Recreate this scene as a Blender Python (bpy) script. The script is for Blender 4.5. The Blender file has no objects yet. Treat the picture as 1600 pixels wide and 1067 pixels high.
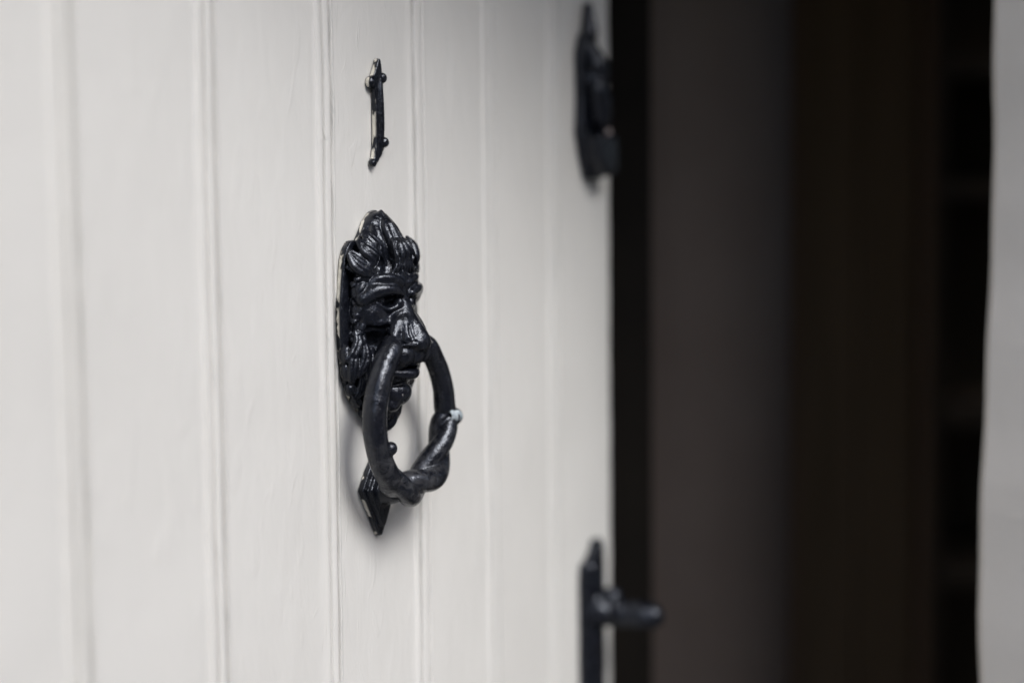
import bpy, bmesh, math, random
import numpy as np
from mathutils import Vector, Matrix
R = math.radians
sc = bpy.context.scene
col = sc.collection

# ------------------------------------------------------------------ camera
EYE = 1.50
cam_data = bpy.data.cameras.new('camera')
cam = bpy.data.objects.new('camera', cam_data)
col.objects.link(cam)
cam_data.lens = 50.0
cam_data.sensor_width = 36.0
cam_data.clip_start = 0.02
cam_data.clip_end = 500
yaw, pitch, roll = R(28.9), R(-4.17), R(-0.56)
fwd = Vector((math.cos(yaw)*math.cos(pitch), math.sin(yaw)*math.cos(pitch), math.sin(pitch)))
rt = Vector((math.sin(yaw), -math.cos(yaw), 0))
up = rt.cross(fwd)
rt2 = rt*math.cos(roll) + up*math.sin(roll)
up2 = up*math.cos(roll) - rt*math.sin(roll)
m = Matrix((rt2, up2, -fwd)).transposed().to_4x4()
m.translation = Vector((-0.737, -0.505, EYE))
cam.matrix_world = m
cam_data.dof.use_dof = True
cam_data.dof.focus_distance = 0.866
cam_data.dof.aperture_fstop = 1.75
cam_data.dof.aperture_blades = 0
sc.camera = cam

# ------------------------------------------------------------------ sky, sun, exposure
world = bpy.data.worlds.new('World')
sc.world = world
world.use_nodes = True
wn = world.node_tree
wn.nodes.clear()
sky = wn.nodes.new('ShaderNodeTexSky')
sky.sky_type = 'NISHITA'
sky.sun_disc = False
SUN_EL = R(45)
# direction from the door towards the sun (door faces -y; a little to its left)
saz = R(-90 - 21)
sdir = Vector((math.cos(saz)*math.cos(SUN_EL), math.sin(saz)*math.cos(SUN_EL), math.sin(SUN_EL)))
sky.sun_elevation = SUN_EL
sky.sun_rotation = math.atan2(sdir.x, sdir.y)
sky.air_density = 1.0
sky.dust_density = 2.2
sky.ozone_density = 1.0
bg = wn.nodes.new('ShaderNodeBackground')
bg.inputs['Strength'].default_value = 0.15
out = wn.nodes.new('ShaderNodeOutputWorld')
wn.links.new(sky.outputs[0], bg.inputs['Color'])
wn.links.new(bg.outputs[0], out.inputs['Surface'])
sun_data = bpy.data.lights.new('sun', 'SUN')
sun_data.energy = 1.5
sun_data.angle = R(21)
sun_data.color = (0.95, 0.975, 1.0)
sun = bpy.data.objects.new('sun', sun_data)
col.objects.link(sun)
sun.rotation_euler = sdir.to_track_quat('Z', 'Y').to_euler()
sc.view_settings.view_transform = 'Standard'
sc.view_settings.look = 'None'
sc.view_settings.gamma = 1
sc.view_settings.use_curve_mapping = False
sc.view_settings.exposure = 0.97

# ------------------------------------------------------------------ helpers
def tag(o, label=None, cat=None, group=None, kind=None):
    if label: o['label'] = label
    if cat: o['category'] = cat
    if group: o['group'] = group
    if kind: o['kind'] = kind
    return o

def empty(name, loc, label=None, cat=None):
    o = bpy.data.objects.new(name, None)
    o.empty_display_size = 0.05
    col.objects.link(o)
    o.location = loc
    return tag(o, label, cat)

def link_mesh(name, verts, faces, mat, parent=None, smooth=True, loc=None):
    me = bpy.data.meshes.new(name)
    me.from_pydata([tuple(v) for v in verts], [], [tuple(f) for f in faces])
    me.update()
    if smooth:
        me.polygons.foreach_set('use_smooth', [True]*len(me.polygons))
    me.materials.append(mat)
    o = bpy.data.objects.new(name, me)
    col.objects.link(o)
    if parent: o.parent = parent
    if loc: o.location = loc
    return o

def bm_obj(name, bm, mat, parent=None, smooth=False, loc=None):
    bmesh.ops.recalc_face_normals(bm, faces=bm.faces)
    me = bpy.data.meshes.new(name)
    bm.to_mesh(me); bm.free()
    if smooth:
        me.polygons.foreach_set('use_smooth', [True]*len(me.polygons))
    me.materials.append(mat)
    o = bpy.data.objects.new(name, me)
    col.objects.link(o)
    if parent: o.parent = parent
    if loc: o.location = loc
    return o

def add_box(bm, lo, hi, bevel=0.0):
    r = bmesh.ops.create_cube(bm, size=1)
    vs = r['verts']
    for v in vs:
        v.co = Vector([lo[i] + (v.co[i]+.5)*(hi[i]-lo[i]) for i in range(3)])
    if bevel:
        es = list({e for v in vs for e in v.link_edges})
        bmesh.ops.bevel(bm, geom=es, offset=bevel, segments=3, affect='EDGES', profile=.5)

# ------------------------------------------------------------------ materials
class NT:
    def __init__(s, name):
        s.m = bpy.data.materials.new(name); s.m.use_nodes = True
        s.t = s.m.node_tree; s.b = s.t.nodes['Principled BSDF']
    def n(s, typ, **kw):
        nd = s.t.nodes.new(typ)
        for k, v in kw.items():
            if k in nd.inputs.keys(): nd.inputs[k].default_value = v
            else: setattr(nd, k, v)
        return nd
    def l(s, a, b): s.t.links.new(a, b)
    def coord(s, scale=(1, 1, 1)):
        tc = s.n('ShaderNodeTexCoord'); mp = s.n('ShaderNodeMapping')
        mp.inputs['Scale'].default_value = scale
        s.l(tc.outputs['Object'], mp.inputs['Vector'])
        return mp.outputs[0]
    def noise(s, vec, scale, detail=4, rough=.5, dist=0):
        nd = s.n('ShaderNodeTexNoise')
        nd.inputs['Scale'].default_value = scale
        nd.inputs['Detail'].default_value = detail
        nd.inputs['Roughness'].default_value = rough
        nd.inputs['Distortion'].default_value = dist
        s.l(vec, nd.inputs['Vector'])
        return nd.outputs['Fac']
    def ramp(s, fac, p0, c0, p1, c1):
        r = s.n('ShaderNodeValToRGB')
        e = r.color_ramp.elements
        e[0].position = p0; e[1].position = p1
        f = lambda c: (c, c, c, 1) if isinstance(c, (int, float)) else (*c, 1)
        e[0].color = f(c0); e[1].color = f(c1)
        s.l(fac, r.inputs[0])
        return r.outputs[0]
    def mix(s, fac, a, b):
        mx = s.n('ShaderNodeMix', data_type='RGBA')
        for sock, v in ((0, fac), (6, a), (7, b)):
            if isinstance(v, (int, float)): mx.inputs[sock].default_value = v if sock == 0 else (v, v, v, 1)
            elif isinstance(v, tuple): mx.inputs[sock].default_value = (*v, 1)
            else: s.l(v, mx.inputs[sock])
        return mx.outputs[2]
    def mth(s, op, a, b):
        md = s.n('ShaderNodeMath', operation=op)
        for i, v in ((0, a), (1, b)):
            if isinstance(v, (int, float)): md.inputs[i].default_value = v
            else: s.l(v, md.inputs[i])
        return md.outputs[0]
    def bump(s, h, dist, prev=None, strength=1.0):
        b = s.n('ShaderNodeBump')
        b.inputs['Strength'].default_value = strength
        b.inputs['Distance'].default_value = dist
        s.l(h, b.inputs['Height'])
        if prev is not None: s.l(prev, b.inputs['Normal'])
        return b.outputs[0]

CREAM = (0.62, 0.59, 0.51)
def door_paint():
    t = NT('greige_door_paint')
    v1 = t.coord((260, 260, 9)); v2 = t.coord()
    brush = t.noise(v1, 1.0, 5, .6)
    v3 = t.coord((1, 1, .35))
    lump = t.noise(v3, 60, 4, .55, .6)
    drip = t.ramp(t.noise(t.coord((1, 1, .3)), 95, 2, .5, 1.2), .62, 0.0, .70, 1.0)
    big = t.noise(v2, 7, 3)
    c = t.mix(t.ramp(big, .3, 0.0, .7, 1.0), (.552, .541, .512), (.588, .577, .547))
    dirt = t.ramp(t.noise(v2, 210, 2), .77, 0.0, .80, .5)
    c = t.mix(dirt, c, (.35, .31, .26))
    t.l(c, t.b.inputs['Base Color'])
    t.l(t.ramp(lump, .3, .30, .7, .46), t.b.inputs['Roughness'])
    n = t.bump(brush, .0001)
    n = t.bump(lump, .0008, n)
    n = t.bump(drip, .00016, n)
    t.l(n, t.b.inputs['Normal'])
    return t.m

def black_iron(name, scuff=0.0, chips=0.0, side=False, lump=1.0):
    """old glossy black paint over a casting, chipped and overpainted here and there"""
    t = NT(name)
    v = t.coord()
    fine = t.noise(v, 900, 3, .6)
    med = t.noise(v, 240, 4, .6)
    big = t.noise(v, 70, 3, .5)
    base = t.mix(t.ramp(med, .35, 0.0, .7, 1.0), (.0035, .004, .006), (.008, .009, .013))
    if scuff:
        sm = t.ramp(t.noise(v, 130, 5, .65, .8), .42, 0.0, .68, scuff)
        g0 = t.n('ShaderNodeTexCoord'); s0_ = t.n('ShaderNodeSeparateXYZ'); t.l(g0.outputs['Object'], s0_.inputs[0])
        sm = t.mth('MULTIPLY', sm, t.ramp(t.mth('MULTIPLY', s0_.outputs[2], -10.0), .10, .12, .36, 1.0))
        base = t.mix(sm, base, (.06, .06, .063))
    rough = t.ramp(med, .3, .11, .72, .32)
    if chips:
        ck = t.ramp(t.noise(v, 330, 3, .6), .735, 0.0, .75, chips)
        base = t.mix(ck, base, (.32, .31, .29))
    if side:
        # cream door paint brushed onto the edge that faces the door's left
        g = t.n('ShaderNodeTexCoord'); sp = t.n('ShaderNodeSeparateXYZ')
        t.l(g.outputs['Normal'], sp.inputs[0])
        sd = t.ramp(t.mth('MULTIPLY', sp.outputs[0], -1.0), .55, 0.0, .75, 1.0)
        so = t.n('ShaderNodeSeparateXYZ'); t.l(g.outputs['Object'], so.inputs[0])
        lay = t.ramp(t.mth('MULTIPLY', so.outputs[1], -100.0), side-.06, 1.0, side+.06, 0.0)
        sd = t.mth('MULTIPLY', sd, lay)
        nz = t.ramp(t.noise(t.coord((1, 1, .45)), 120, 3, .6), .485 - (side-.33)*1.2, 0.0, .54 - (side-.33)*1.2, 1.0)
        mk = t.mth('MULTIPLY', sd, nz)
        base = t.mix(mk, base, CREAM)
        rough = t.mix(mk, rough, .5)
    t.l(base, t.b.inputs['Base Color'])
    t.l(rough, t.b.inputs['Roughness'])
    t.b.inputs['Specular IOR Level'].default_value = .44
    t.b.inputs['Specular Tint'].default_value = (.86, .91, 1, 1)
    n = t.bump(big, .0016*lump)
    n = t.bump(med, .00055*lump, n)
    n = t.bump(fine, .00018*lump, n)
    t.l(n, t.b.inputs['Normal'])
    return t.m

def simple(name, c1, c2, scale=20, rough=.6, bump=.001, stretch=(1, 1, 1), spec=.3):
    t = NT(name)
    v = t.coord(stretch)
    f = t.noise(v, scale, 5, .6)
    t.l(t.mix(t.ramp(f, .3, 0.0, .7, 1.0), c1, c2), t.b.inputs['Base Color'])
    t.b.inputs['Roughness'].default_value = rough
    t.b.inputs['Specular IOR Level'].default_value = spec
    t.l(t.bump(f, bump), t.b.inputs['Normal'])
    return t.m

M_DOOR = door_paint()
M_IRON = black_iron('black_painted_iron', chips=.45)
M_PLATE = black_iron('black_painted_iron_edge', side=.33, chips=.3)
M_RING = black_iron('worn_black_ring_iron', scuff=.35, chips=.9)
M_TWIST = black_iron('scuffed_black_iron', scuff=.6, chips=.4, lump=.8)
M_CREAMCHIP = simple('cream_paint_blob', (.46, .50, .52), (.20, .24, .26), 420, .5, .001)
M_WALL = simple('warm_grey_render', (.565, .53, .485), (.60, .565, .52), 9, .75, .002)
M_GROUND = simple('pavement_stone', (.10, .095, .09), (.17, .165, .155), 4, .8, .004)
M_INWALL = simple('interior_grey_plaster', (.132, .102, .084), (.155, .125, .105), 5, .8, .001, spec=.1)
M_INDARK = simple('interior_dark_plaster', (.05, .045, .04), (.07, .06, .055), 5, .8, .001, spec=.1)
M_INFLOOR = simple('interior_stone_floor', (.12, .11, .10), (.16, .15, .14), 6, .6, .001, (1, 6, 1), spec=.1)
M_BROWN = simple('brown_stained_wood', (.088, .060, .036), (.115, .080, .050), 5, .7, .001, (8, 8, .6), spec=.1)
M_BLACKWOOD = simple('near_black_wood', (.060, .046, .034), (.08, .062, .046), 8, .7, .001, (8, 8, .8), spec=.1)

# ------------------------------------------------------------------ ground and wall
bm = bmesh.new(); add_box(bm, (-60, -60, -.2), (60, 60, 0))
tag(bm_obj('ground', bm, M_GROUND), kind='structure')

H = Vector((-0.40, 0.0, 0))                       # hinge line of the door
P = Vector((0.3298, -0.3066, 0))                  # inner corner of the far jamb
u = (P - H).normalized(); v = Vector((u.y, -u.x, 0))   # along the wall / outwards
OPEN = (P - H).length
def W(a, b, z): return H + u*a + v*b + Vector((0, 0, z))
def wprism(bm, a0, a1, b0, b1, z0, z1):
    vs = [bm.verts.new(W(a, b, z)) for z in (z0, z1) for a, b in ((a0, b0), (a1, b0), (a1, b1), (a0, b1))]
    for f in ((0, 1, 2, 3), (4, 7, 6, 5), (0, 4, 5, 1), (1, 5, 6, 2), (2, 6, 7, 3), (3, 7, 4, 0)):
        bm.faces.new([vs[i] for i in f])
TH = .26; TOP = 2.05
bm = bmesh.new()
wprism(bm, -1.6, -.03, 0.0, TH, 0, 3.0)
wprism(bm, -.03, OPEN, 0.0, TH, TOP, 3.0)
# far jamb: its inner corner is hand-rendered and wanders a little
NZ = 150; z0, z1 = 0.0, 3.0
rows = []
rnd = random.Random(4)
for i in range(NZ+1):
    z = z0 + (z1-z0)*i/NZ
    w = .0065*math.exp(-((z-1.53)/.085)**2) - .0045*math.exp(-((z-1.27)/.16)**2) + .0015*math.sin(z*23+1) + .0008*math.sin(z*61)
    a0 = OPEN + w
    rows.append([bm.verts.new(W(a0+.004, 0, z)), bm.verts.new(W(a0, .006, z)), bm.verts.new(W(a0-.001, .05, z)),
                 bm.verts.new(W(a0, TH-.01, z)), bm.verts.new(W(a0+.01, TH, z)), bm.verts.new(W(1.9, TH, z)), bm.verts.new(W(1.9, 0, z))])
for i in range(NZ):
    for k in range(7):
        bm.faces.new((rows[i][k], rows[i][(k+1) % 7], rows[i+1][(k+1) % 7], rows[i+1][k]))
bm.faces.new(rows[0]); bm.faces.new(rows[-1][::-1])
wall = bm_obj('wall', bm, M_WALL)
tag(wall, 'pale warm grey rendered wall whose jamb edge stands to the right of the dark doorway', 'wall')

# unseen block added behind the camera to cut low sky light from the doorway
bm = bmesh.new()
add_box(bm, (-11, -7.2, 0), (9, -6.2, 3.7)); add_box(bm, (-11.2, -7.4, 3.702), (9.2, -6.0, 3.9))
tag(bm_obj('sky_blocker', bm, simple('sky_blocker_brick', (.16, .11, .085), (.24, .17, .13), 12, .8, .01)), 'unseen long low brick block added behind the camera to cut low sky light', 'sky_blocker')

# interior (a closed dim hallway behind the door)
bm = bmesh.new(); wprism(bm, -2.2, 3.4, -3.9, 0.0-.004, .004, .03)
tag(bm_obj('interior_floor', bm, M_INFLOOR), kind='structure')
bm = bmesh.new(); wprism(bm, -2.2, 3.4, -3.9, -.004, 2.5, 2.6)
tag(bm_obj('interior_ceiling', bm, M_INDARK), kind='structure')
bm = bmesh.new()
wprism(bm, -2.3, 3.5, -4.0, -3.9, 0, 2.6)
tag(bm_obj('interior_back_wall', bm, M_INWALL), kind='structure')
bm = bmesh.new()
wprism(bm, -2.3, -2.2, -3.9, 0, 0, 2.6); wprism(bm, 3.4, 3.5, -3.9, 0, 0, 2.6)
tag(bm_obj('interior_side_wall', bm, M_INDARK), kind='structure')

# point on the floor plan seen at photo column x (1600 wide) at depth Z along the view
CAMP = Vector((-.737, -.505, 0)); F2 = Vector((math.cos(yaw), math.sin(yaw), 0)); R2 = Vector((math.sin(yaw), -math.cos(yaw), 0))
def plan(Xc, Z): return CAMP + F2*Z + R2*Xc
def slab(bm, Xa, Xb, Z, th, z0, z1):
    """upright slab in the hallway, square to the view axis direction, Xa..Xb metres to the right of it"""
    ps = [plan(Xa, Z), plan(Xb, Z), plan(Xb, Z+th), plan(Xa, Z+th)]
    vs = [bm.verts.new(p + Vector((0, 0, z))) for z in (z0, z1) for p in ps]
    for f in ((0, 3, 2, 1), (4, 5, 6, 7), (0, 1, 5, 4), (1, 2, 6, 5), (2, 3, 7, 6), (3, 0, 4, 7)):
        bm.faces.new([vs[i] for i in f])

# near-black upright strip just inside, a short grey partition, then a brown plank door and an open black cupboard
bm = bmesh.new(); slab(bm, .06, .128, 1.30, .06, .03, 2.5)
tag(bm_obj('dark_upright', bm, simple('near_black_upright', (.006, .005, .004), (.01, .008, .006), 8, .8, .001, spec=.1)), 'near-black upright strip just behind the edge of the open door', 'upright_strip')
bm = bmesh.new()
prf = [(.10, 1.42), (.165, 1.42)]
for i in range(1, 13):  # end curved back so the shading on the partition fades off gradually
    a_ = math.pi/2*i/12
    prf.append((.165+.15*math.sin(a_), 1.42+.22*(1-math.cos(a_))))
prf += [(.315, 1.78), (.10, 1.78)]
lo_ = [bm.verts.new(plan(X_, Z_)+Vector((0, 0, .03))) for X_, Z_ in prf]
hi_ = [bm.verts.new(plan(X_, Z_)+Vector((0, 0, 2.5))) for X_, Z_ in prf]
n_ = len(prf)
for i in range(n_):
    f_ = bm.faces.new((lo_[i], lo_[(i+1) % n_], hi_[(i+1) % n_], hi_[i])); f_.smooth = 0 < i < 13
bm.faces.new(lo_[::-1]); bm.faces.new(hi_)
tag(bm_obj('partition_wall', bm, M_INWALL), 'dim brownish grey plastered partition wall with rounded end inside the doorway', 'wall')
t = empty('inner_door', plan(.46, 1.80) + Vector((0, 0, .03)), 'dark brown wooden inner door deep in the unlit hallway', 'inner door')
bm = bmesh.new()
for k in range(2):
    a = .368 + k*.072
    slab(bm, a, a+.069, 1.80, .03, .03, 2.1)
    if k < 1: slab(bm, a+.069, a+.072, 1.808, .02, .03, 2.1)
for vv in bm.verts: vv.co -= t.location
bm_obj('planks', bm, M_BROWN, t)
bm = bmesh.new(); slab(bm, .335, .367, 1.79, .06, .03, 2.14); slab(bm, .510, .525, 1.77, .06, .03, 2.14); slab(bm, .367, .510, 1.77, .06, 2.102, 2.14)
for vv in bm.verts: vv.co -= t.location
bm_obj('door_frame', bm, simple('red_brown_wood', (.10, .066, .044), (.12, .08, .055), 5, .7, .001, (8, 8, .6), spec=.1), t)
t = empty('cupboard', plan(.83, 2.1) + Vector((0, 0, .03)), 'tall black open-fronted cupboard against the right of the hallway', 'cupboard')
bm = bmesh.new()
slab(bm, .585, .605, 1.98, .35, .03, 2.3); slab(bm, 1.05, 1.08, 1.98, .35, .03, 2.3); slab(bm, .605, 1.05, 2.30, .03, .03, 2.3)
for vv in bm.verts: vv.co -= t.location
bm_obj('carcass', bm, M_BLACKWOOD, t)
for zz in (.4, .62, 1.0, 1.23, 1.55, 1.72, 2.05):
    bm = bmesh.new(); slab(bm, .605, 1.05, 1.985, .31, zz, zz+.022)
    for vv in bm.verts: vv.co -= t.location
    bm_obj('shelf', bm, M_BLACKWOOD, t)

# ------------------------------------------------------------------ the boarded door
# joint centres along the door (metres); width between boards 0.1 m
JOINTS = [-.350, -.250, -.150, -.0465, .053, .149, .247]
DX0, DX1 = -.398, .3545
# per joint: depth of the inner groove, position and depth of the outer groove (mm)
crack = {0: (2.2, 3.2, 7.0), 1: (2.2, 3.2, 7.0), 2: (2.2, 3.2, 7.0), 3: (2.0, 3.3, 6.6), 4: (5.2, 6.6, 2.2), 5: (4.5, 6.2, 4.0), 6: (3.8, 5.6, 4.2)}
def sm(a): return a*a*(3-2*a)
def prof(x, z):
    """outward height (m) of the door face at x"""
    h = 0.0
    for j, c in enumerate(JOINTS):
        wob = .0004*math.sin(z*9+j*2.1) + .00025*math.sin(z*31+j)
        d = (x - c - wob)*1000
        if -13 < d < 12.5:
            gA, pB, gB = crack[j]
            def notch(x0, w, dep):
                q = abs(d-x0)/w
                return -dep*(1-q*q)**(.8 if dep > 3 else 1.5) if q < 1 else 0
            var = 1+.28*math.sin(z*14+j*1.7)+.16*math.sin(z*47+j)
            h += notch(-11.0, 1.2, .55)/1000
            h += notch(-4.6, .9+gA*.17, gA*var)/1000
            h += notch(pB, .9+gB*.17, gB*var)/1000
            if -10.4 < d < -4.6:
                q = (d+7.5)/2.9; h += .0010*math.sqrt(max(0, 1-q*q))
            if -4.6 < d < pB:
                r_ = (pB+4.6)/2; q = (d-(pB-4.6)/2)/r_; h += .0016*math.sqrt(max(0, 1-q*q))
            h += .0007*math.exp(-((d-pB-2.3)/1.1)**2)
    e = DX1 - x
    if e < .010: h -= .007*(1-math.sqrt(max(0, 1-((.010-e)/.010)**2)))
    return h
xs = []
x = DX0
while x < DX1:
    xs.append(x)
    near = min(abs(x-c) for c in JOINTS)
    x += .00034 if near < .0132 else (.001 if DX1-x < .011 else .004)
xs.append(DX1)
zs = [0.02 + i*.05 for i in range(22)]
z = zs[-1]+.004
while z < 1.72: zs.append(z); z += .0045
while z < 1.99: zs.append(z); z += .05
zs.append(1.99)
xa = np.array(xs); nX = len(xs)
verts = []
def hash_lump(x, z):
    return .00018*math.sin(x*61+1.3*math.sin(z*17))*math.sin(z*43+x*20) + .0001*math.sin(z*120+x*300)
for z in zs:
    for x in xs:
        verts.append((x, -prof(x, z)-hash_lump(x, z), z))
faces = []
for i in range(len(zs)-1):
    for k in range(nX-1):
        a = i*nX+k
        faces.append((a, a+1, a+1+nX, a+nX))
nb = len(verts)
# back and edges
B = .040
for z in zs:
    verts.append((DX1, B, z)); verts.append((DX0, B, z))
for i in range(len(zs)-1):
    r = nb+2*i
    faces.append((i*nX+nX-1, r, r+2, (i+1)*nX+nX-1))
    faces.append((r, r+1, r+3, r+2))
    faces.append((r+1, i*nX, (i+1)*nX, r+3))
door = empty('door', (0, 0, 0), 'greige painted tongue and groove boarded door standing ajar, with black iron furniture', 'door')
link_mesh('boards', verts, faces, M_DOOR, door)
bm = bmesh.new()
for zc in (.35, 1.0, 1.7):
    add_box(bm, (DX0+.03, B+.001, zc-.06), (DX1-.03, B+.022, zc+.06), .003)
bm_obj('ledge', bm, M_DOOR, door)

# ------------------------------------------------------------------ solid sculpting with distance fields (millimetres)
class Clay:
    """x along the door, y out of it, z up; millimetres"""
    def __init__(s, lo, hi, h):
        s.lo = np.array(lo, float); s.h = h
        s.n = (np.ceil((np.array(hi)-s.lo)/h)).astype(int)+1
        s.D = np.full(s.n, 50.0, np.float32)
        s.ax = [s.lo[i]+h*np.arange(s.n[i]) for i in range(3)]
    def sub(s, lo, hi):
        i0 = np.clip(np.floor((np.array(lo)-s.lo)/s.h).astype(int), 0, s.n)
        i1 = np.clip(np.ceil((np.array(hi)-s.lo)/s.h).astype(int)+1, 0, s.n)
        sl = tuple(slice(a, b) for a, b in zip(i0, i1))
        X, Y, Z = np.meshgrid(*[s.ax[i][sl[i]] for i in range(3)], indexing='ij')
        return sl, X, Y, Z
    def put(s, sl, d, k, carve):
        if d.size == 0: return
        D = s.D[sl]
        if carve:
            b = -d
            if k <= 0: s.D[sl] = np.maximum(D, b); return
            h = np.clip(.5-.5*(b-D)/k*-1, 0, 1)     # weight of b
            h = np.clip(.5+.5*(b-D)/k, 0, 1)
            s.D[sl] = D*(1-h)+b*h + k*h*(1-h)
        else:
            if k <= 0: s.D[sl] = np.minimum(D, d); return
            h = np.clip(.5+.5*(D-d)/k, 0, 1)
            s.D[sl] = D*(1-h)+d*h - k*h*(1-h)
    def ell(s, c, r, k=2.0, carve=False, rot=None):
        c = np.array(c, float); r = np.array(r, float); m = r.max()+k+3
        sl, X, Y, Z = s.sub(c-m, c+m)
        P = np.stack([X-c[0], Y-c[1], Z-c[2]], -1)
        if rot is not None:
            M = np.array(Matrix.Rotation(R(rot[1]), 3, rot[0])); P = P @ M
        k0 = np.linalg.norm(P/r, axis=-1); k1 = np.linalg.norm(P/(r*r), axis=-1)+1e-6
        s.put(sl, k0*(k0-1)/k1, k, carve)
    def cap(s, a, b, ra, rb, k=1.0, carve=False):
        a = np.array(a, float); b = np.array(b, float); m = max(ra, rb)+k+3
        sl, X, Y, Z = s.sub(np.minimum(a, b)-m, np.maximum(a, b)+m)
        if X.size == 0: return
        d = b-a; L = d@d+1e-9
        t = np.clip(((X-a[0])*d[0]+(Y-a[1])*d[1]+(Z-a[2])*d[2])/L, 0, 1)
        q = np.sqrt((X-a[0]-t*d[0])**2+(Y-a[1]-t*d[1])**2+(Z-a[2]-t*d[2])**2)-(ra+(rb-ra)*t)
        s.put(sl, q, k, carve)
    def tube(s, pts, rs, k=1.0, carve=False, n=6):
        """Catmull-Rom through pts; radii interpolated; merged as one piece before blending"""
        pts = [np.array(p, float) for p in pts]
        if isinstance(rs, (int, float)): rs = [rs]*len(pts)
        P = [2*pts[0]-pts[1]]+pts+[2*pts[-1]-pts[-2]]
        C = []; Q = []
        for i in range(1, len(P)-2):
            for j in range(n):
                t = j/n
                C.append(.5*((2*P[i])+(-P[i-1]+P[i+1])*t+(2*P[i-1]-5*P[i]+4*P[i+1]-P[i+2])*t*t+(-P[i-1]+3*P[i]-3*P[i+1]+P[i+2])*t**3))
                Q.append(rs[i-1]+(rs[i]-rs[i-1])*t)
        C.append(pts[-1]); Q.append(rs[-1])
        C = np.array(C); Q = np.array(Q); m = Q.max()+k+3
        sl, X, Y, Z = s.sub(C.min(0)-m, C.max(0)+m)
        if X.size == 0: return
        best = np.full(X.shape, 99., np.float32)
        for a, b, ra, rb in zip(C[:-1], C[1:], Q[:-1], Q[1:]):
            d = b-a; L = d@d+1e-9
            t = np.clip(((X-a[0])*d[0]+(Y-a[1])*d[1]+(Z-a[2])*d[2])/L, 0, 1)
            q = np.sqrt((X-a[0]-t*d[0])**2+(Y-a[1]-t*d[1])**2+(Z-a[2]-t*d[2])**2)-(ra+(rb-ra)*t)
            best = np.minimum(best, q)
        s.put(sl, best, k, carve)
    def prism(s, poly, y0, y1, rnd=1.0, k=1.0, carve=False):
        """outline (x, z) extruded y0..y1 with rounded edges"""
        poly = np.array(poly, float)
        lo = np.array([poly[:, 0].min(), y0, poly[:, 1].min()])-4-k
        hi = np.array([poly[:, 0].max(), y1, poly[:, 1].max()])+4+k
        sl, X, Y, Z = s.sub(lo, hi)
        x2, z2 = X[:, 0, :], Z[:, 0, :]
        d = np.full(x2.shape, 1e9); ins = np.zeros(x2.shape, bool)
        n = len(poly)
        for i in range(n):
            a = poly[i]; b = poly[(i+1) % n]; e = b-a
            t = np.clip(((x2-a[0])*e[0]+(z2-a[1])*e[1])/(e@e+1e-9), 0, 1)
            d = np.minimum(d, np.hypot(x2-a[0]-t*e[0], z2-a[1]-t*e[1]))
            c = ((a[1] > z2) != (b[1] > z2)) & (x2 < (b[0]-a[0])*(z2-a[1])/((b[1]-a[1]) or 1e-9)+a[0])
            ins ^= c
        d = np.where(ins, -d, d)[:, None, :]+rnd
        w = np.abs(Y-(y0+y1)/2)-(y1-y0)/2+rnd
        q = np.minimum(np.maximum(d, w), 0)+np.hypot(np.maximum(d, 0), np.maximum(w, 0))-rnd
        s.put(sl, q, k, carve)
    def mesh(s):
        D = s.D; ins = D < 0
        nx, ny, nz = s.n
        c = np.zeros((nx-1, ny-1, nz-1), np.int8)
        for dx in (0, 1):
            for dy in (0, 1):
                for dz in (0, 1):
                    c += ins[dx:nx-1+dx, dy:ny-1+dy, dz:nz-1+dz]
        act = (c > 0) & (c < 8)
        I = np.argwhere(act)
        idx = np.full(act.shape, -1, np.int64); idx[act] = np.arange(len(I))
        acc = np.zeros((len(I), 3)); cnt = np.zeros(len(I))
        for ax in range(3):
            o = [(0, 0), (0, 1), (1, 0), (1, 1)]
            for p, q in o:
                a = np.zeros(3, int); rest = [i for i in range(3) if i != ax]
                a[rest[0]] = p; a[rest[1]] = q
                b = a.copy(); b[ax] = 1
                A = I+a; Bq = I+b
                da = D[A[:, 0], A[:, 1], A[:, 2]]; db = D[Bq[:, 0], Bq[:, 1], Bq[:, 2]]
                m_ = (da < 0) != (db < 0)
                t = np.where(m_, da/(da-db+1e-12), 0)
                acc[m_] += (A+(Bq-A)*t[:, None])[m_]; cnt[m_] += 1
        V = acc/cnt[:, None]*s.h+s.lo
        Fs = []
        for ax in range(3):
            r0, r1 = [i for i in range(3) if i != ax]
            s0 = [slice(None)]*3; s1 = [slice(None)]*3
            s0[ax] = slice(0, s.n[ax]-1); s1[ax] = slice(1, s.n[ax])
            diff = ins[tuple(s0)] != ins[tuple(s1)]
            E_ = np.argwhere(diff)
            E_ = E_[(E_[:, r0] > 0) & (E_[:, r1] > 0) & (E_[:, r0] < s.n[r0]-1) & (E_[:, r1] < s.n[r1]-1)]
            inside = ins[E_[:, 0], E_[:, 1], E_[:, 2]]
            def g(d0, d1):
                q = E_.copy(); q[:, r0] += d0; q[:, r1] += d1
                return idx[q[:, 0], q[:, 1], q[:, 2]]
            quad = np.stack([g(-1, -1), g(0, -1), g(0, 0), g(-1, 0)], 1)
            flip = inside if ax != 1 else ~inside
            quad[~flip] = quad[~flip][:, ::-1]
            Fs.append(quad)
        return V, np.concatenate(Fs)
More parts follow.
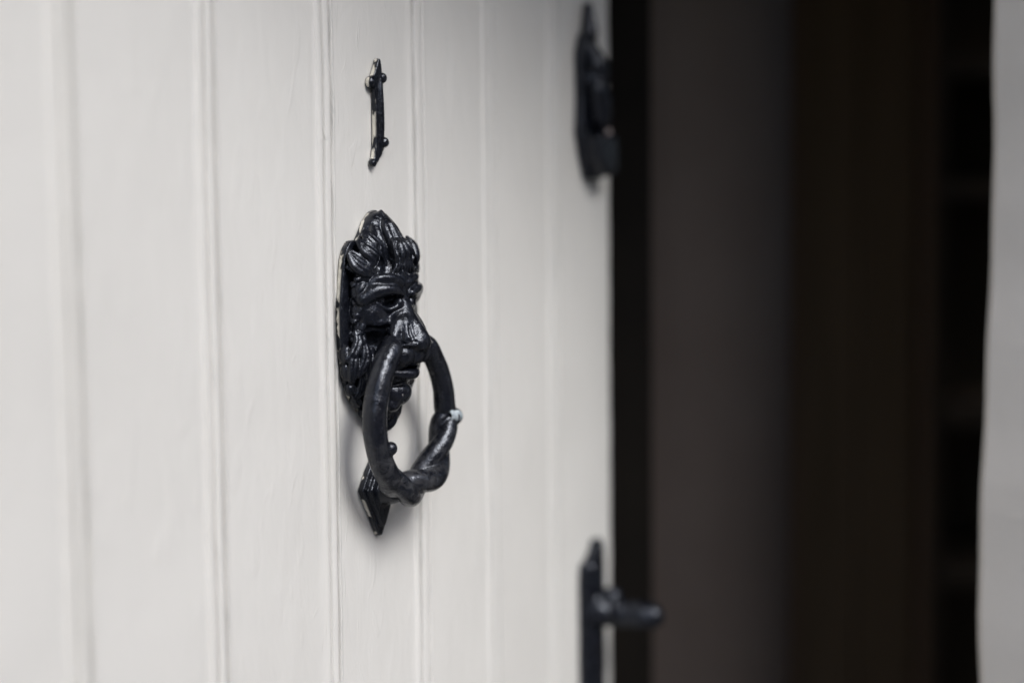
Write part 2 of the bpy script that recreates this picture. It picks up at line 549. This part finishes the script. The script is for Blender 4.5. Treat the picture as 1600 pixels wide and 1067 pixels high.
    def build(s, name, mat, parent, base_z, x0, relax=1):
        """place at x0 mm along the door, base_z m; parent's origin is at that point"""
        V, Fq = s.mesh()
        # light relaxation removes the grid's stair steps
        for _ in range(relax):
            a = np.zeros_like(V); n_ = np.zeros(len(V))
            for i in range(4):
                p, q = Fq[:, i], Fq[:, (i+1) % 4]
                for dim in range(3):
                    a[:, dim] += np.bincount(p, V[q, dim], len(V))
                    a[:, dim] += np.bincount(q, V[p, dim], len(V))
                n_ += np.bincount(p, minlength=len(V))+np.bincount(q, minlength=len(V))
            V = V*.5+(a/n_[:, None])*.5
        Wv = np.stack([V[:, 0], -V[:, 1], V[:, 2]], 1)/1000
        Fq = Fq[:, ::-1]        # mirrored y flips the winding
        me = bpy.data.meshes.new(name)
        me.vertices.add(len(Wv)); me.vertices.foreach_set('co', Wv.astype(np.float32).ravel())
        me.loops.add(Fq.size); me.loops.foreach_set('vertex_index', Fq.astype(np.int32).ravel())
        me.polygons.add(len(Fq)); me.polygons.foreach_set('loop_start', np.arange(0, Fq.size, 4, dtype=np.int32))
        me.polygons.foreach_set('loop_total', np.full(len(Fq), 4, np.int32))
        me.update(calc_edges=True); me.validate()
        me.polygons.foreach_set('use_smooth', [True]*len(me.polygons))
        me.materials.append(mat)
        o = bpy.data.objects.new(name, me)
        col.objects.link(o)
        o.parent = parent
        return o

# ------------------------------------------------------------------ the lion knocker
KX, KZ = -3.0, 1.400
knocker = empty('door_knocker', (KX/1000, 0, KZ), 'glossy black cast iron lion head door knocker holding a twisted ring in its mouth', 'door knocker')

half = [(0, 118), (5, 116.5), (11, 111), (16, 104), (20, 99), (24, 99.5), (28, 99), (32, 95), (35, 88), (37.5, 74), (39.5, 58),
        (39.5, 40), (38.5, 26), (36, 16), (33, 9), (28, 2), (20, -5), (11, -12), (4, -19), (0, -21)]
outline = half+[(-a, b) for a, b in half[-2:0:-1]]
C = Clay((-44, -2, -26), (44, 10, 124), .7)
C.prism(outline, .3, 5.2, 1.3)
C.build('backplate', M_PLATE, knocker, KZ, KX)

rnd = random.Random(11)
C = Clay((-43, 2, -25), (43, 50, 122), .5)
# relief body under the mane
C.ell((0, 2, 50), (31, 12, 58), 0)
C.ell((0, 1, 47), (37.5, 8.2, 60), 1.5)
C.ell((0, 2, 92), (17, 12, 24), 5)
C.ell((0, 4, 2), (18, 12, 20), 5)
# skull and face mass
C.ell((0, 6, 60), (27, 18, 29), 4)
C.ell((0, 12, 78), (15, 11.5, 15), 5)
for s_ in (-1, 1):
    C.ell((s_*17.5, 9.5, 55), (12.5, 10.5, 12), 3)          # cheek
    C.ell((s_*23, 10, 60), (7, 6, 12), 2.5)
    C.ell((s_*15, 12, 50), (9, 8, 5), 2, rot=('Y', s_*12))
# bridge and nose
C.tube([(0, 19, 76), (0, 20.5, 64), (0, 26, 53), (0, 34, 40)], [6.5, 5.4, 5.2, 6.6], 2.5)
C.ell((0, 35.5, 36.5), (8.6, 6.2, 6.4), 2)
for s_ in (-1, 1):
    C.ell((s_*5.8, 33, 36), (4.2, 5.2, 5.0), 1.5)
    C.tube([(s_*7, 22, 52), (s_*9, 24, 44), (s_*10, 25, 38)], [3.5, 4.5, 4.5], 2.5)   # side of the muzzle
for s_ in (-1, 1):
    C.tube([(s_*1.0, 23.5, 59), (s_*6, 28.0, 48), (s_*8, 31.5, 39)], [3.4, 4.8, 5.0], 2.2)
    C.tube([(s_*2.5, 22, 58), (s_*9, 24.5, 48), (s_*14, 25.0, 40)], [3.0, 4.8, 4.6], 2.0)
# upper lip pads
C.ell((0, 28, 29.0), (10, 9.5, 7.5), 2)
for s_ in (-1, 1):
    C.ell((s_*9.4, 26, 29.5), (9.4, 10.4, 8.6), .9)
# forehead furrows and brows
for s_ in (-1, 1):
    C.tube([(s_*4, 24.5, 73), (s_*12, 23.4, 76), (s_*20, 19, 76), (s_*26, 13, 72)], [2.6, 3.2, 3.0, 2.0], 2.5)
    C.tube([(s_*6, 25.5, 66.5), (s_*14, 24, 69.5), (s_*22, 18.5, 68.5), (s_*28, 12.5, 64)], [3.0, 3.8, 5.0, 5.0], 1.8)
    C.tube([(s_*6, 27.5, 71.6), (s_*13, 27.2, 72.6), (s_*23, 21.4, 73.0)], [.8, 1.0, .7], .5, carve=True)
    # eye socket, ball, lids
    C.ell((s_*13.5, 24.5, 62.0), (9.5, 8.0, 3.6), 1.2, carve=True, rot=('Y', s_*10))
    C.ell((s_*14.5, 14.6, 62.4), (5.6, 5.2, 4.0), .4)
    C.tube([(s_*28, 13, 64.5), (s_*21, 18, 61), (s_*14, 21.5, 57.2), (s_*8.5, 23.8, 58.6)], [1.6, 1.5, 1.4, 1.8], 1.0)
    C.ell((s_*6.2, 23.6, 61), (2.6, 3.6, 3.6), 1.2)
    # cheek ledge and the hollow under it
    C.tube([(s_*26, 13.0, 52), (s_*20, 17.5, 49.2), (s_*13, 20.5, 50), (s_*8, 23, 51.5)], [2.2, 2.6, 2.2, 1.6], 1.5)
    C.tube([(s_*26, 13, 46.5), (s_*18, 18, 45.2), (s_*12.5, 22.5, 46)], [1.6, 2.2, 1.6], 1.5, carve=True)
    # nostril wing: a vertical crease and a curl
    C.tube([(s_*8.0, 33.0, 47.5), (s_*9.2, 35.0, 43), (s_*9.8, 37.4, 38.6)], [.9, 1.5, 1.2], .8, carve=True)
    C.tube([(s_*8.5, 38.4, 37.6), (s_*13.5, 35, 38.4), (s_*18, 28.5, 38.2)], [1.1, 1.7, 1.4], .8, carve=True)
    C.tube([(s_*8.2, 38.4, 35.4), (s_*13, 35.2, 36.0), (s_*17, 29.5, 35.2)], [.8, 1.1, .8], .4)
    # mouth corner where the ring goes in
    C.ell((s_*20, 18, 36.0), (8.5, 12, 8.0), 1.5, carve=True)
    C.ell((s_*21, 24, 24), (5, 8, 3.2), 1.5, carve=True)
C.ell((0, 22, 23), (10, 6.5, 3), 1)
C.tube([(-16, 24, 21.6), (-8, 32, 21.2), (0, 35.5, 21.6), (8, 32, 21.8), (16, 24, 22.2)], [1.9]*5, .5, carve=True)
C.tube([(-15, 17, 21), (-9, 25, 18.0), (0, 29.2, 17.0), (9, 25, 18.0), (15, 17, 20)], [2.8, 3.3, 3.5, 3.3, 2.8], .5)
C.ell((0, 18, 14), (10, 8, 6), 2.5)
# beard: two rounded masses
C.ell((0, 17.0, 5.5), (11.5, 9.5, 9.2), 1.0)
C.ell((-5, 16, -1), (6, 7, 6), .8)
C.ell((0, 7.5, -6.0), (9.5, 8, 8), 1.0)
C.tube([(-11, 14, 8), (-7, 22, 10.5), (0, 26.5, 11.5), (7, 22, 10.5)], [1.0, 1.2, 1.2, 1.0], .8, carve=True)
C.tube([(-9, 17, -2), (-4, 22, .5), (3, 22, -1)], [.8, 1.1, .8], .8, carve=True)

def lock(p0, p1, bend, r0, r1, n=3, spread=1.6, lift=1.5, k=.35):
    """a lock of hair: n strands side by side from p0 to p1, arched outwards and bent sideways"""
    p0 = np.array(p0, float); p1 = np.array(p1, float)
    d = p1-p0; L = np.linalg.norm(d); d /= L
    side = np.cross(d, (0, 1, 0)); side /= np.linalg.norm(side)+1e-9
    for i in range(n):
        o = (i-(n-1)/2)*spread
        j = rnd.uniform(-.35, .35)
        lf = lift-abs(o)*.35+rnd.uniform(-.3, .3)
        a = p0+side*o*.55
        b = p0+(p1-p0)*.35+side*(o+bend*.6+j)+np.array((0, lf, 0))
        c = p0+(p1-p0)*.7+side*(o*.95+bend+j)+np.array((0, lf*.8, 0))
        e = p1+side*(o*.35+bend*.35)
        C.tube([a, b, c, e], [r0*.85, r0, r0*.85, r1], k, n=5)

# crown tuft, combed up to the tip
C.ell((0, 6, 103), (12.5, 8.5, 14), 3)
for i in range(-3, 4):
    q = i/3; dn = 1.3 if i % 2 else -.4
    C.tube([(q*11, 19.5-abs(q)*4+dn, 88-abs(q)*3), (q*14.5, 19.8-abs(q)*6+dn, 98-abs(q)*5), (q*13.5, 14.8-abs(q)*5+dn, 108-abs(q)*6), (q*8.5+.8*(i % 2), 8.4-abs(q)*2+dn*.6, 116.6-abs(q)*6.5)],
           [2.4, 3.1, 3.0, 1.5], .15)
    C.tube([(q*11+1.2, 22-abs(q)*4+dn, 90-abs(q)*3), (q*14.5+1.2, 22.4-abs(q)*6+dn, 98-abs(q)*5), (q*13.5+.9, 17.4-abs(q)*5+dn, 108-abs(q)*6)], [.4, .8, .4], .3, carve=True)
for i in (-1.5, -.5, .5, 1.5):      # shorter curls in front of the tuft
    C.tube([(i*5, 22.5, 84), (i*5.6, 25, 90), (i*4.6, 23, 96), (i*3.8, 20.5, 99)], [1.5, 2.3, 2.6, 1.8], .4)
for i in range(-3, 4):              # fringe running down on to the forehead
    C.tube([(i*2.2, 22.5, 90), (i*3.0, 24.6, 83), (i*4.2, 23.8-abs(i)*.5, 77.5)], [1.5, 1.3, .7], .6)
for s_ in (-1, 1):
    # leaf-like tufts at the shoulders of the plate, each a few thick curling strands
    if s_ < 0:
        lock((s_*12, 15, 91), (s_*19, 8.5, 105), s_*-2, 2.6, 1.3, 3, 3.0, 3.2, .25)
        lock((s_*17, 16, 86), (s_*25, 9, 99.5), s_*-2.5, 2.8, 1.2, 3, 3.1, 3.6, .25)
    else:
        C.tube([(20, 13, 80), (23, 16, 88), (24.5, 15, 95), (23, 12, 101)], [4.5, 4.8, 3.6, 1.2], .4)
        C.tube([(22, 21, 84), (24.5, 21, 91), (24, 17.5, 98)], [.6, 1.2, .6], .4, carve=True)
        C.tube([(15, 24, 103), (16, 21, 96), (16, 24, 88)], [2.4, 3.4, 2.6], .5, carve=True)
    lock((s_*20, 15, 79), (s_*33, 7.5, 93), s_*-3, 2.6, 1.1, 4, 2.8, 3.0, .25)
    lock((s_*21, 15, 74), (s_*34.5, 6.5, 83), s_*2.5, 2.4, 1.1, 3, 2.6, 2.6, .25)
    C.ell((s_*21.5, 12, 87), (5, 7.5, 7), .8, rot=('Y', s_*-25))
    C.ell((s_*20.5, 19, 86), (1.7, 4.5, 5), .6, carve=True, rot=('Y', s_*-25))
    C.ell((s_*15, 19, 84), (3.2, 5, 5), .8, carve=True)
    C.tube([(s_*13.5, 21, 103), (s_*16.5, 19.5, 96), (s_*16.5, 21, 89)], [1.8, 2.6, 2.2], .6, carve=True)
    C.tube([(s_*7, 24, 101), (s_*8.5, 25, 94), (s_*7.5, 27, 87)], [.9, 1.3, 1.1], .4, carve=True)
    C.ell((s_*25, 11, 72), (3.5, 4.5, 4), .8, carve=True)
    # knotted column beside the face
    for j in range(8):
        zc = 77-j*5.6
        xx = 27.2+.9*math.sin(j*2.3)
        rt_ = s_*((48 if j % 2 else 18)+12*math.sin(j*2.9))
        C.ell((s_*xx, 10.6-.25*j+(j % 2)*1.4, zc), (6.0, 3.6, 2.7+.5*math.sin(j*1.9)), .35, rot=('Y', rt_))
        C.ell((s_*(xx+2.5), 8.6, zc-2.6), (4.6, 3.0, 2.0), .35, rot=('Y', rt_+s_*24))
    for (xx, yy, zc, rx, rz, an) in ((37.2, 5.5, 31, 3.0, 6.5, -8), (36.4, 5.8, 20, 3.2, 5.5, 14), (32.5, 5.6, 9.5, 3.6, 4.8, 34), (26.5, 5.4, 1.5, 3.4, 5.0, 50), (17, 5.2, -7, 3.2, 5, 55)):
        C.ell((s_*xx, yy, zc), (rx, 4.2, rz), .3, rot=('Y', s_*an))
        C.ell((s_*(xx+.6), yy+4.0, zc), (.8, 1.4, rz*.7), .3, carve=True, rot=('Y', s_*an))
    # curling beard locks, thick and hooked at the ends
    def curl(p, q, hook, r, k=.2):
        p = np.array(p, float); q = np.array(q, float)
        d = q-p; L = np.linalg.norm(d); d /= L
        sd = np.cross(d, (0, 1, 0))
        for o, rr_, lf in ((-.95, .62, .0), (0, .8, .9), (.95, .62, .0)):
            c0 = p+sd*o*r*.5
            c1 = p+d*L*.35+sd*(o*r-hook*.7)+np.array((0, 2.4+lf, 0))
            c2 = p+d*L*.75+sd*(o*r*.9-hook*.2)+np.array((0, 2.6+lf, 0))
            c3 = q+sd*(o*r*.4+hook*.9)+np.array((0, 1.0, 0))
            c4 = q-d*L*.16+sd*(hook*1.9)+np.array((0, .6, 0))
            C.tube([c0, c1, c2, c3, c4], [r*rr_*.8, r*rr_, r*rr_*.95, r*rr_*.7, r*rr_*.4], k, n=4)
    for (x1, y1, z1_, x2, y2, z2_, hk, r_) in [(30, 8.5, 44, 35, 5.6, 27, 2.2, 2.5), (31, 7.5, 33, 34, 5.2, 14, -2.2, 2.5), (26, 11, 37, 29, 7.5, 17, 2.2, 2.6),
                                              (27, 8, 22, 26, 5, 4, 2.2, 2.4), (21, 13, 33, 22.5, 9, 12, -2.0, 2.5), (20, 9.5, 17, 18, 5.4, -3, -2.0, 2.4),
                                              (15, 13, 22, 15, 8.5, 2, 1.8, 2.4), (12, 10, 6, 9.5, 5.6, -13, 1.8, 2.3), (5, 10, -4, 3, 5.0, -19, -1.2, 2.2)]:
        curl((s_*x1, y1+1, z1_), (s_*(x2+1.4), y2+1.4, z2_), hk*s_*1.15, r_+.45)
lion = C.build('lion_head', M_IRON, knocker, KZ, KX)

# ring
RY = 28.0
half_ring = [(-21, 33), (-28.5, 24), (-35, 12.5), (-38.8, 0), (-39.6, -11), (-37.3, -23), (-31.5, -35.5), (-23, -45.5), (-12, -52)]
right_ring = [(1, -54), (13, -51.5), (24.5, -44), (33, -33), (38, -20), (39.8, -8), (38.2, 4), (33.5, 15.5), (27, 25), (20, 33)]
C = Clay((-52, 14, -72), (52, 46, 46), .55)
L3 = [(-14, 24, 36)]+[(x, RY, z) for x, z in half_ring]
C.tube(L3, [6.6, 7.3, 7.5, 7.5, 7.4, 7.3, 7.3, 7.5, 7.6, 6.8], 0)
R3 = [(x, RY, z) for x, z in right_ring[5:]]+[(13, 24, 37)]
C.tube(R3, [7.1, 6.8, 6.7, 6.5, 6.4, 6.0], 0)
ring_path = [(-28, -40.5), (-20, -48.5), (-10, -53)]+right_ring[:5]+[(39.2, -13)]
def crs(pts, n):
    P_ = [np.array(p, float) for p in pts]; P_ = [2*P_[0]-P_[1]]+P_+[2*P_[-1]-P_[-2]]
    o_ = []
    for i in range(1, len(P_)-2):
        for j in range(n):
            t = j/n
            o_.append(.5*((2*P_[i])+(-P_[i-1]+P_[i+1])*t+(2*P_[i-1]-5*P_[i]+4*P_[i+1]-P_[i+2])*t*t+(-P_[i-1]+3*P_[i]-3*P_[i+1]+P_[i+2])*t**3))
    o_.append(P_[-2]); return np.array(o_)
cp = crs(ring_path, 5)
tan = np.gradient(cp, axis=0); tan /= np.linalg.norm(tan, axis=1)[:, None]
N_ = len(cp)
for ph in (0, math.pi):
    pts, rr = [], []
    for i, (c_, t_) in enumerate(zip(cp, tan)):
        w_ = i/(N_-1); off = 4.7*math.sin(math.pi*min(1, max(0, w_)))**.45
        a_ = ph+w_*math.pi*3.0-.15
        inn = np.array((-t_[1], t_[0]))
        pts.append((c_[0]+inn[0]*off*math.cos(a_), RY+off*math.sin(a_), c_[1]+inn[1]*off*math.cos(a_)))
        rr.append(5.6+1.7*math.sin(math.pi*w_))
    C.tube(pts[::2], rr[::2], .5, n=3)
C.tube([(-40, RY+1, -5), (-40, RY+1, -5.1)], [.1, .1], 0)
C.ell((-30.4, RY+5.2, -25), (4.0, 3.8, 4.2), 1.0)         # bud on the near arm
C.ell((43.8, RY+5.4, -14), (4.9, 5.0, 5.4), .8)      # bud on the far arm
ring = C.build('ring', M_TWIST, knocker, KZ, KX)
# old cream paint daubed on the far bud
C = Clay((36, 22, -22), (54, 42, 2), .5)
C.ell((42.4, RY+7.2, -13.4), (4.0, 4.0, 3.9), 0)
C.ell((38.4, RY+6.0, -12.6), (2.8, 2.4, 3.6), .4)
C.tube([(41, RY+9.6, -8), (41.0, RY+10.2, -13), (41.4, RY+9.6, -18)], [.7, 1.0, .7], .5, carve=True)
tag(C.build('paint_daub', M_CREAMCHIP, ring, KZ, KX), 'pale chipped patch on the far bud of the ring')

# striker plate under the ring
C = Clay((-24, -2, -92), (24, 26, -24), .55)
dia = [(0, -30), (6, -36), (12, -44), (18.5, -54.5), (13, -66), (7, -77), (1.5, -86), (-1.5, -86), (-7, -77), (-13, -66), (-19.5, -55), (-12, -43), (-6, -36)]
C.prism(dia, .3, 4.6, .9, 0)
C.prism([(a*.74, (b+58)*.78-58) for a, b in dia], 3, 7.4, 1.2, .8)
C.tube([(0, 5, -58), (0, 15, -57), (0, 19.5, -56)], [9, 7.5, 5.5], 2)
C.tube([(-11, 8.2, -63), (-2, 9, -66), (10, 8.2, -60)], .8, .8, carve=True)
C.build('striker_plate', M_PLATE, knocker, KZ, KX)

# ------------------------------------------------------------------ house number one
NX_, NZ_ = 4.0, 1.578
num = empty('house_number', (NX_/1000, 0, NZ_), 'small black cast iron numeral 1 screwed to the door board above the knocker', 'house number')
C = Clay((-18, -2, -38), (18, 12, 38), .4)
C.prism([(-.6, 33.5), (1.4, 33), (2.6, 28), (3.8, 20), (4.2, 8), (4.4, -8), (4.6, -15), (4.0, -22), (.5, -27), (-3.5, -31), (-6.5, -33.5), (-8.5, -31.5), (-6.6, -27),
         (-5, -21), (-4.4, -10), (-4.6, 8), (-5.6, 14), (-9.5, 16.5), (-10, 20.5), (-6.2, 22.5), (-3.6, 27)], .4, 4.4, .9, 0)
C.tube([(0, 3.6, 28), (-.4, 4.8, 10), (0, 4.8, -10), (-.5, 3.8, -24)], [1.2, 2.0, 2.0, 1.4], 1.0)
C.ell((-7.8, 2.6, 18), (3.4, 3.4, 3.8), 1)
C.ell((-7, 2.4, -31), (2.4, 2.6, 2.4), 1)
C.build('numeral', black_iron('black_iron_numeral', side=.35, chips=.4, lump=.7), num, NZ_, NX_)
for (sx_, sz_) in ((2.4, 21.5), (3.6, -18.0)):
    s0 = Clay((sx_-7, 1, sz_-7), (sx_+7, 13, sz_+7), .35)
    s0.ell((sx_, 3.8, sz_), (3.2, 3.6, 3.4), 0)
    s0.cap((sx_, 3, sz_), (sx_, 4.0, sz_), 3.1, 3.1, .3)
    s0.tube([(sx_-4, 7.6, sz_-1.5), (sx_+4, 7.6, sz_+1.5)], .9, .3, carve=True)
    s0.build('screw', M_IRON, num, NZ_, NX_)

# ------------------------------------------------------------------ lever handle and rim latch on the far edge
hdl = empty('lever_handle', (.304, 0, 1.2), None, None); hdl.parent = door
C = Clay((-30, -2, -190), (30, 22, 62), .9)
C.prism([(-2, 44), (3, 52), (12, 52), (17, 46), (19, 30), (19, -150), (10, -165), (0, -172), (-10, -165), (-20, -150), (-20, 26), (-18, 36), (-12, 36)], .3, 7, 1.8, 0)
C.prism([(-12, 22), (12, 22), (12, -140), (-12, -140)], 5, 9.5, 1.8, 1.5)
C.ell((-8, 7, 30), (7, 5, 7), 1)
C.ell((0, 6, -30), (13, 6, 14), 2)
C.ell((-2, 8, -70), (4, 4, 7), .5)
C.build('handle_plate', M_IRON, hdl, 1.2, 308)
C = Clay((-24, 0, -32), (34, 80, 30), .9)
C.tube([(-2, 4, -6), (2, 18, -7), (5, 32, -8), (8, 44, -8), (10, 52, -8)], [14.5, 11.5, 10.8, 11.5, 10.5], 1)
C.ell((11, 50, -7.5), (11, 9, 11), 1.2)
C.ell((6, 19, 6), (8.5, 8, 8), 1.2)
C.ell((-3, 10, -2), (11, 8, 13), 1.5)
C.ell((8, 38, -1), (6, 5, 5), 1)
C.ell((0, 27, -3), (11, 3.5, 11), 1)
C.build('lever', M_IRON, hdl, 1.2, 308)

lat = empty('latch', (.302, 0, 1.58), None, None); lat.parent = door
C = Clay((-34, -2, -44), (30, 14, 120), .8)
C.prism([(-3.5, 106), (0, 106), (3, 84), (10, 76), (14, 60), (16, 40), (18, 10), (22, -4), (23, -28), (14, -34), (-6, -34), (-15, -16), (-21, 3), (-19, 30), (-20, 66), (-15, 78), (-8, 84)], .3, 8, 2, 0)
C.tube([(-2, 6, 102), (-2, 7, 82)], [2.5, 6], 2)
C.build('latch_plate', M_IRON, lat, 1.58, 305)
C = Clay((-32, 0, -44), (34, 40, 88), .8)
C.tube([(-5, 6, 70), (-3, 12, 56), (-2, 14, 44)], [7, 10, 8], 1)
C.tube([(-4, 8, 46), (-1, 12, 30), (2, 13, 16), (5, 11, 6)], [9, 10.5, 9.5, 6], 1)
C.prism([(-17, -1), (20, 1), (21, -30), (0, -32), (-12, -18)], 4, 21, 3, 1)
C.ell((-8, 15, 36), (6, 6, 9), 1.5)
C.build('thumb_grip', M_IRON, lat, 1.58, 305)
s0 = Clay((2, 4, -12), (32, 30, 12), .8)
s0.ell((13.5, 13, 4), (3.6, 4.5, 3.6), 0)
s0.build('worn_stud', simple('worn_bare_metal', (.34, .29, .28), (.24, .2, .2), 200, .5), lat, 1.58, 305)
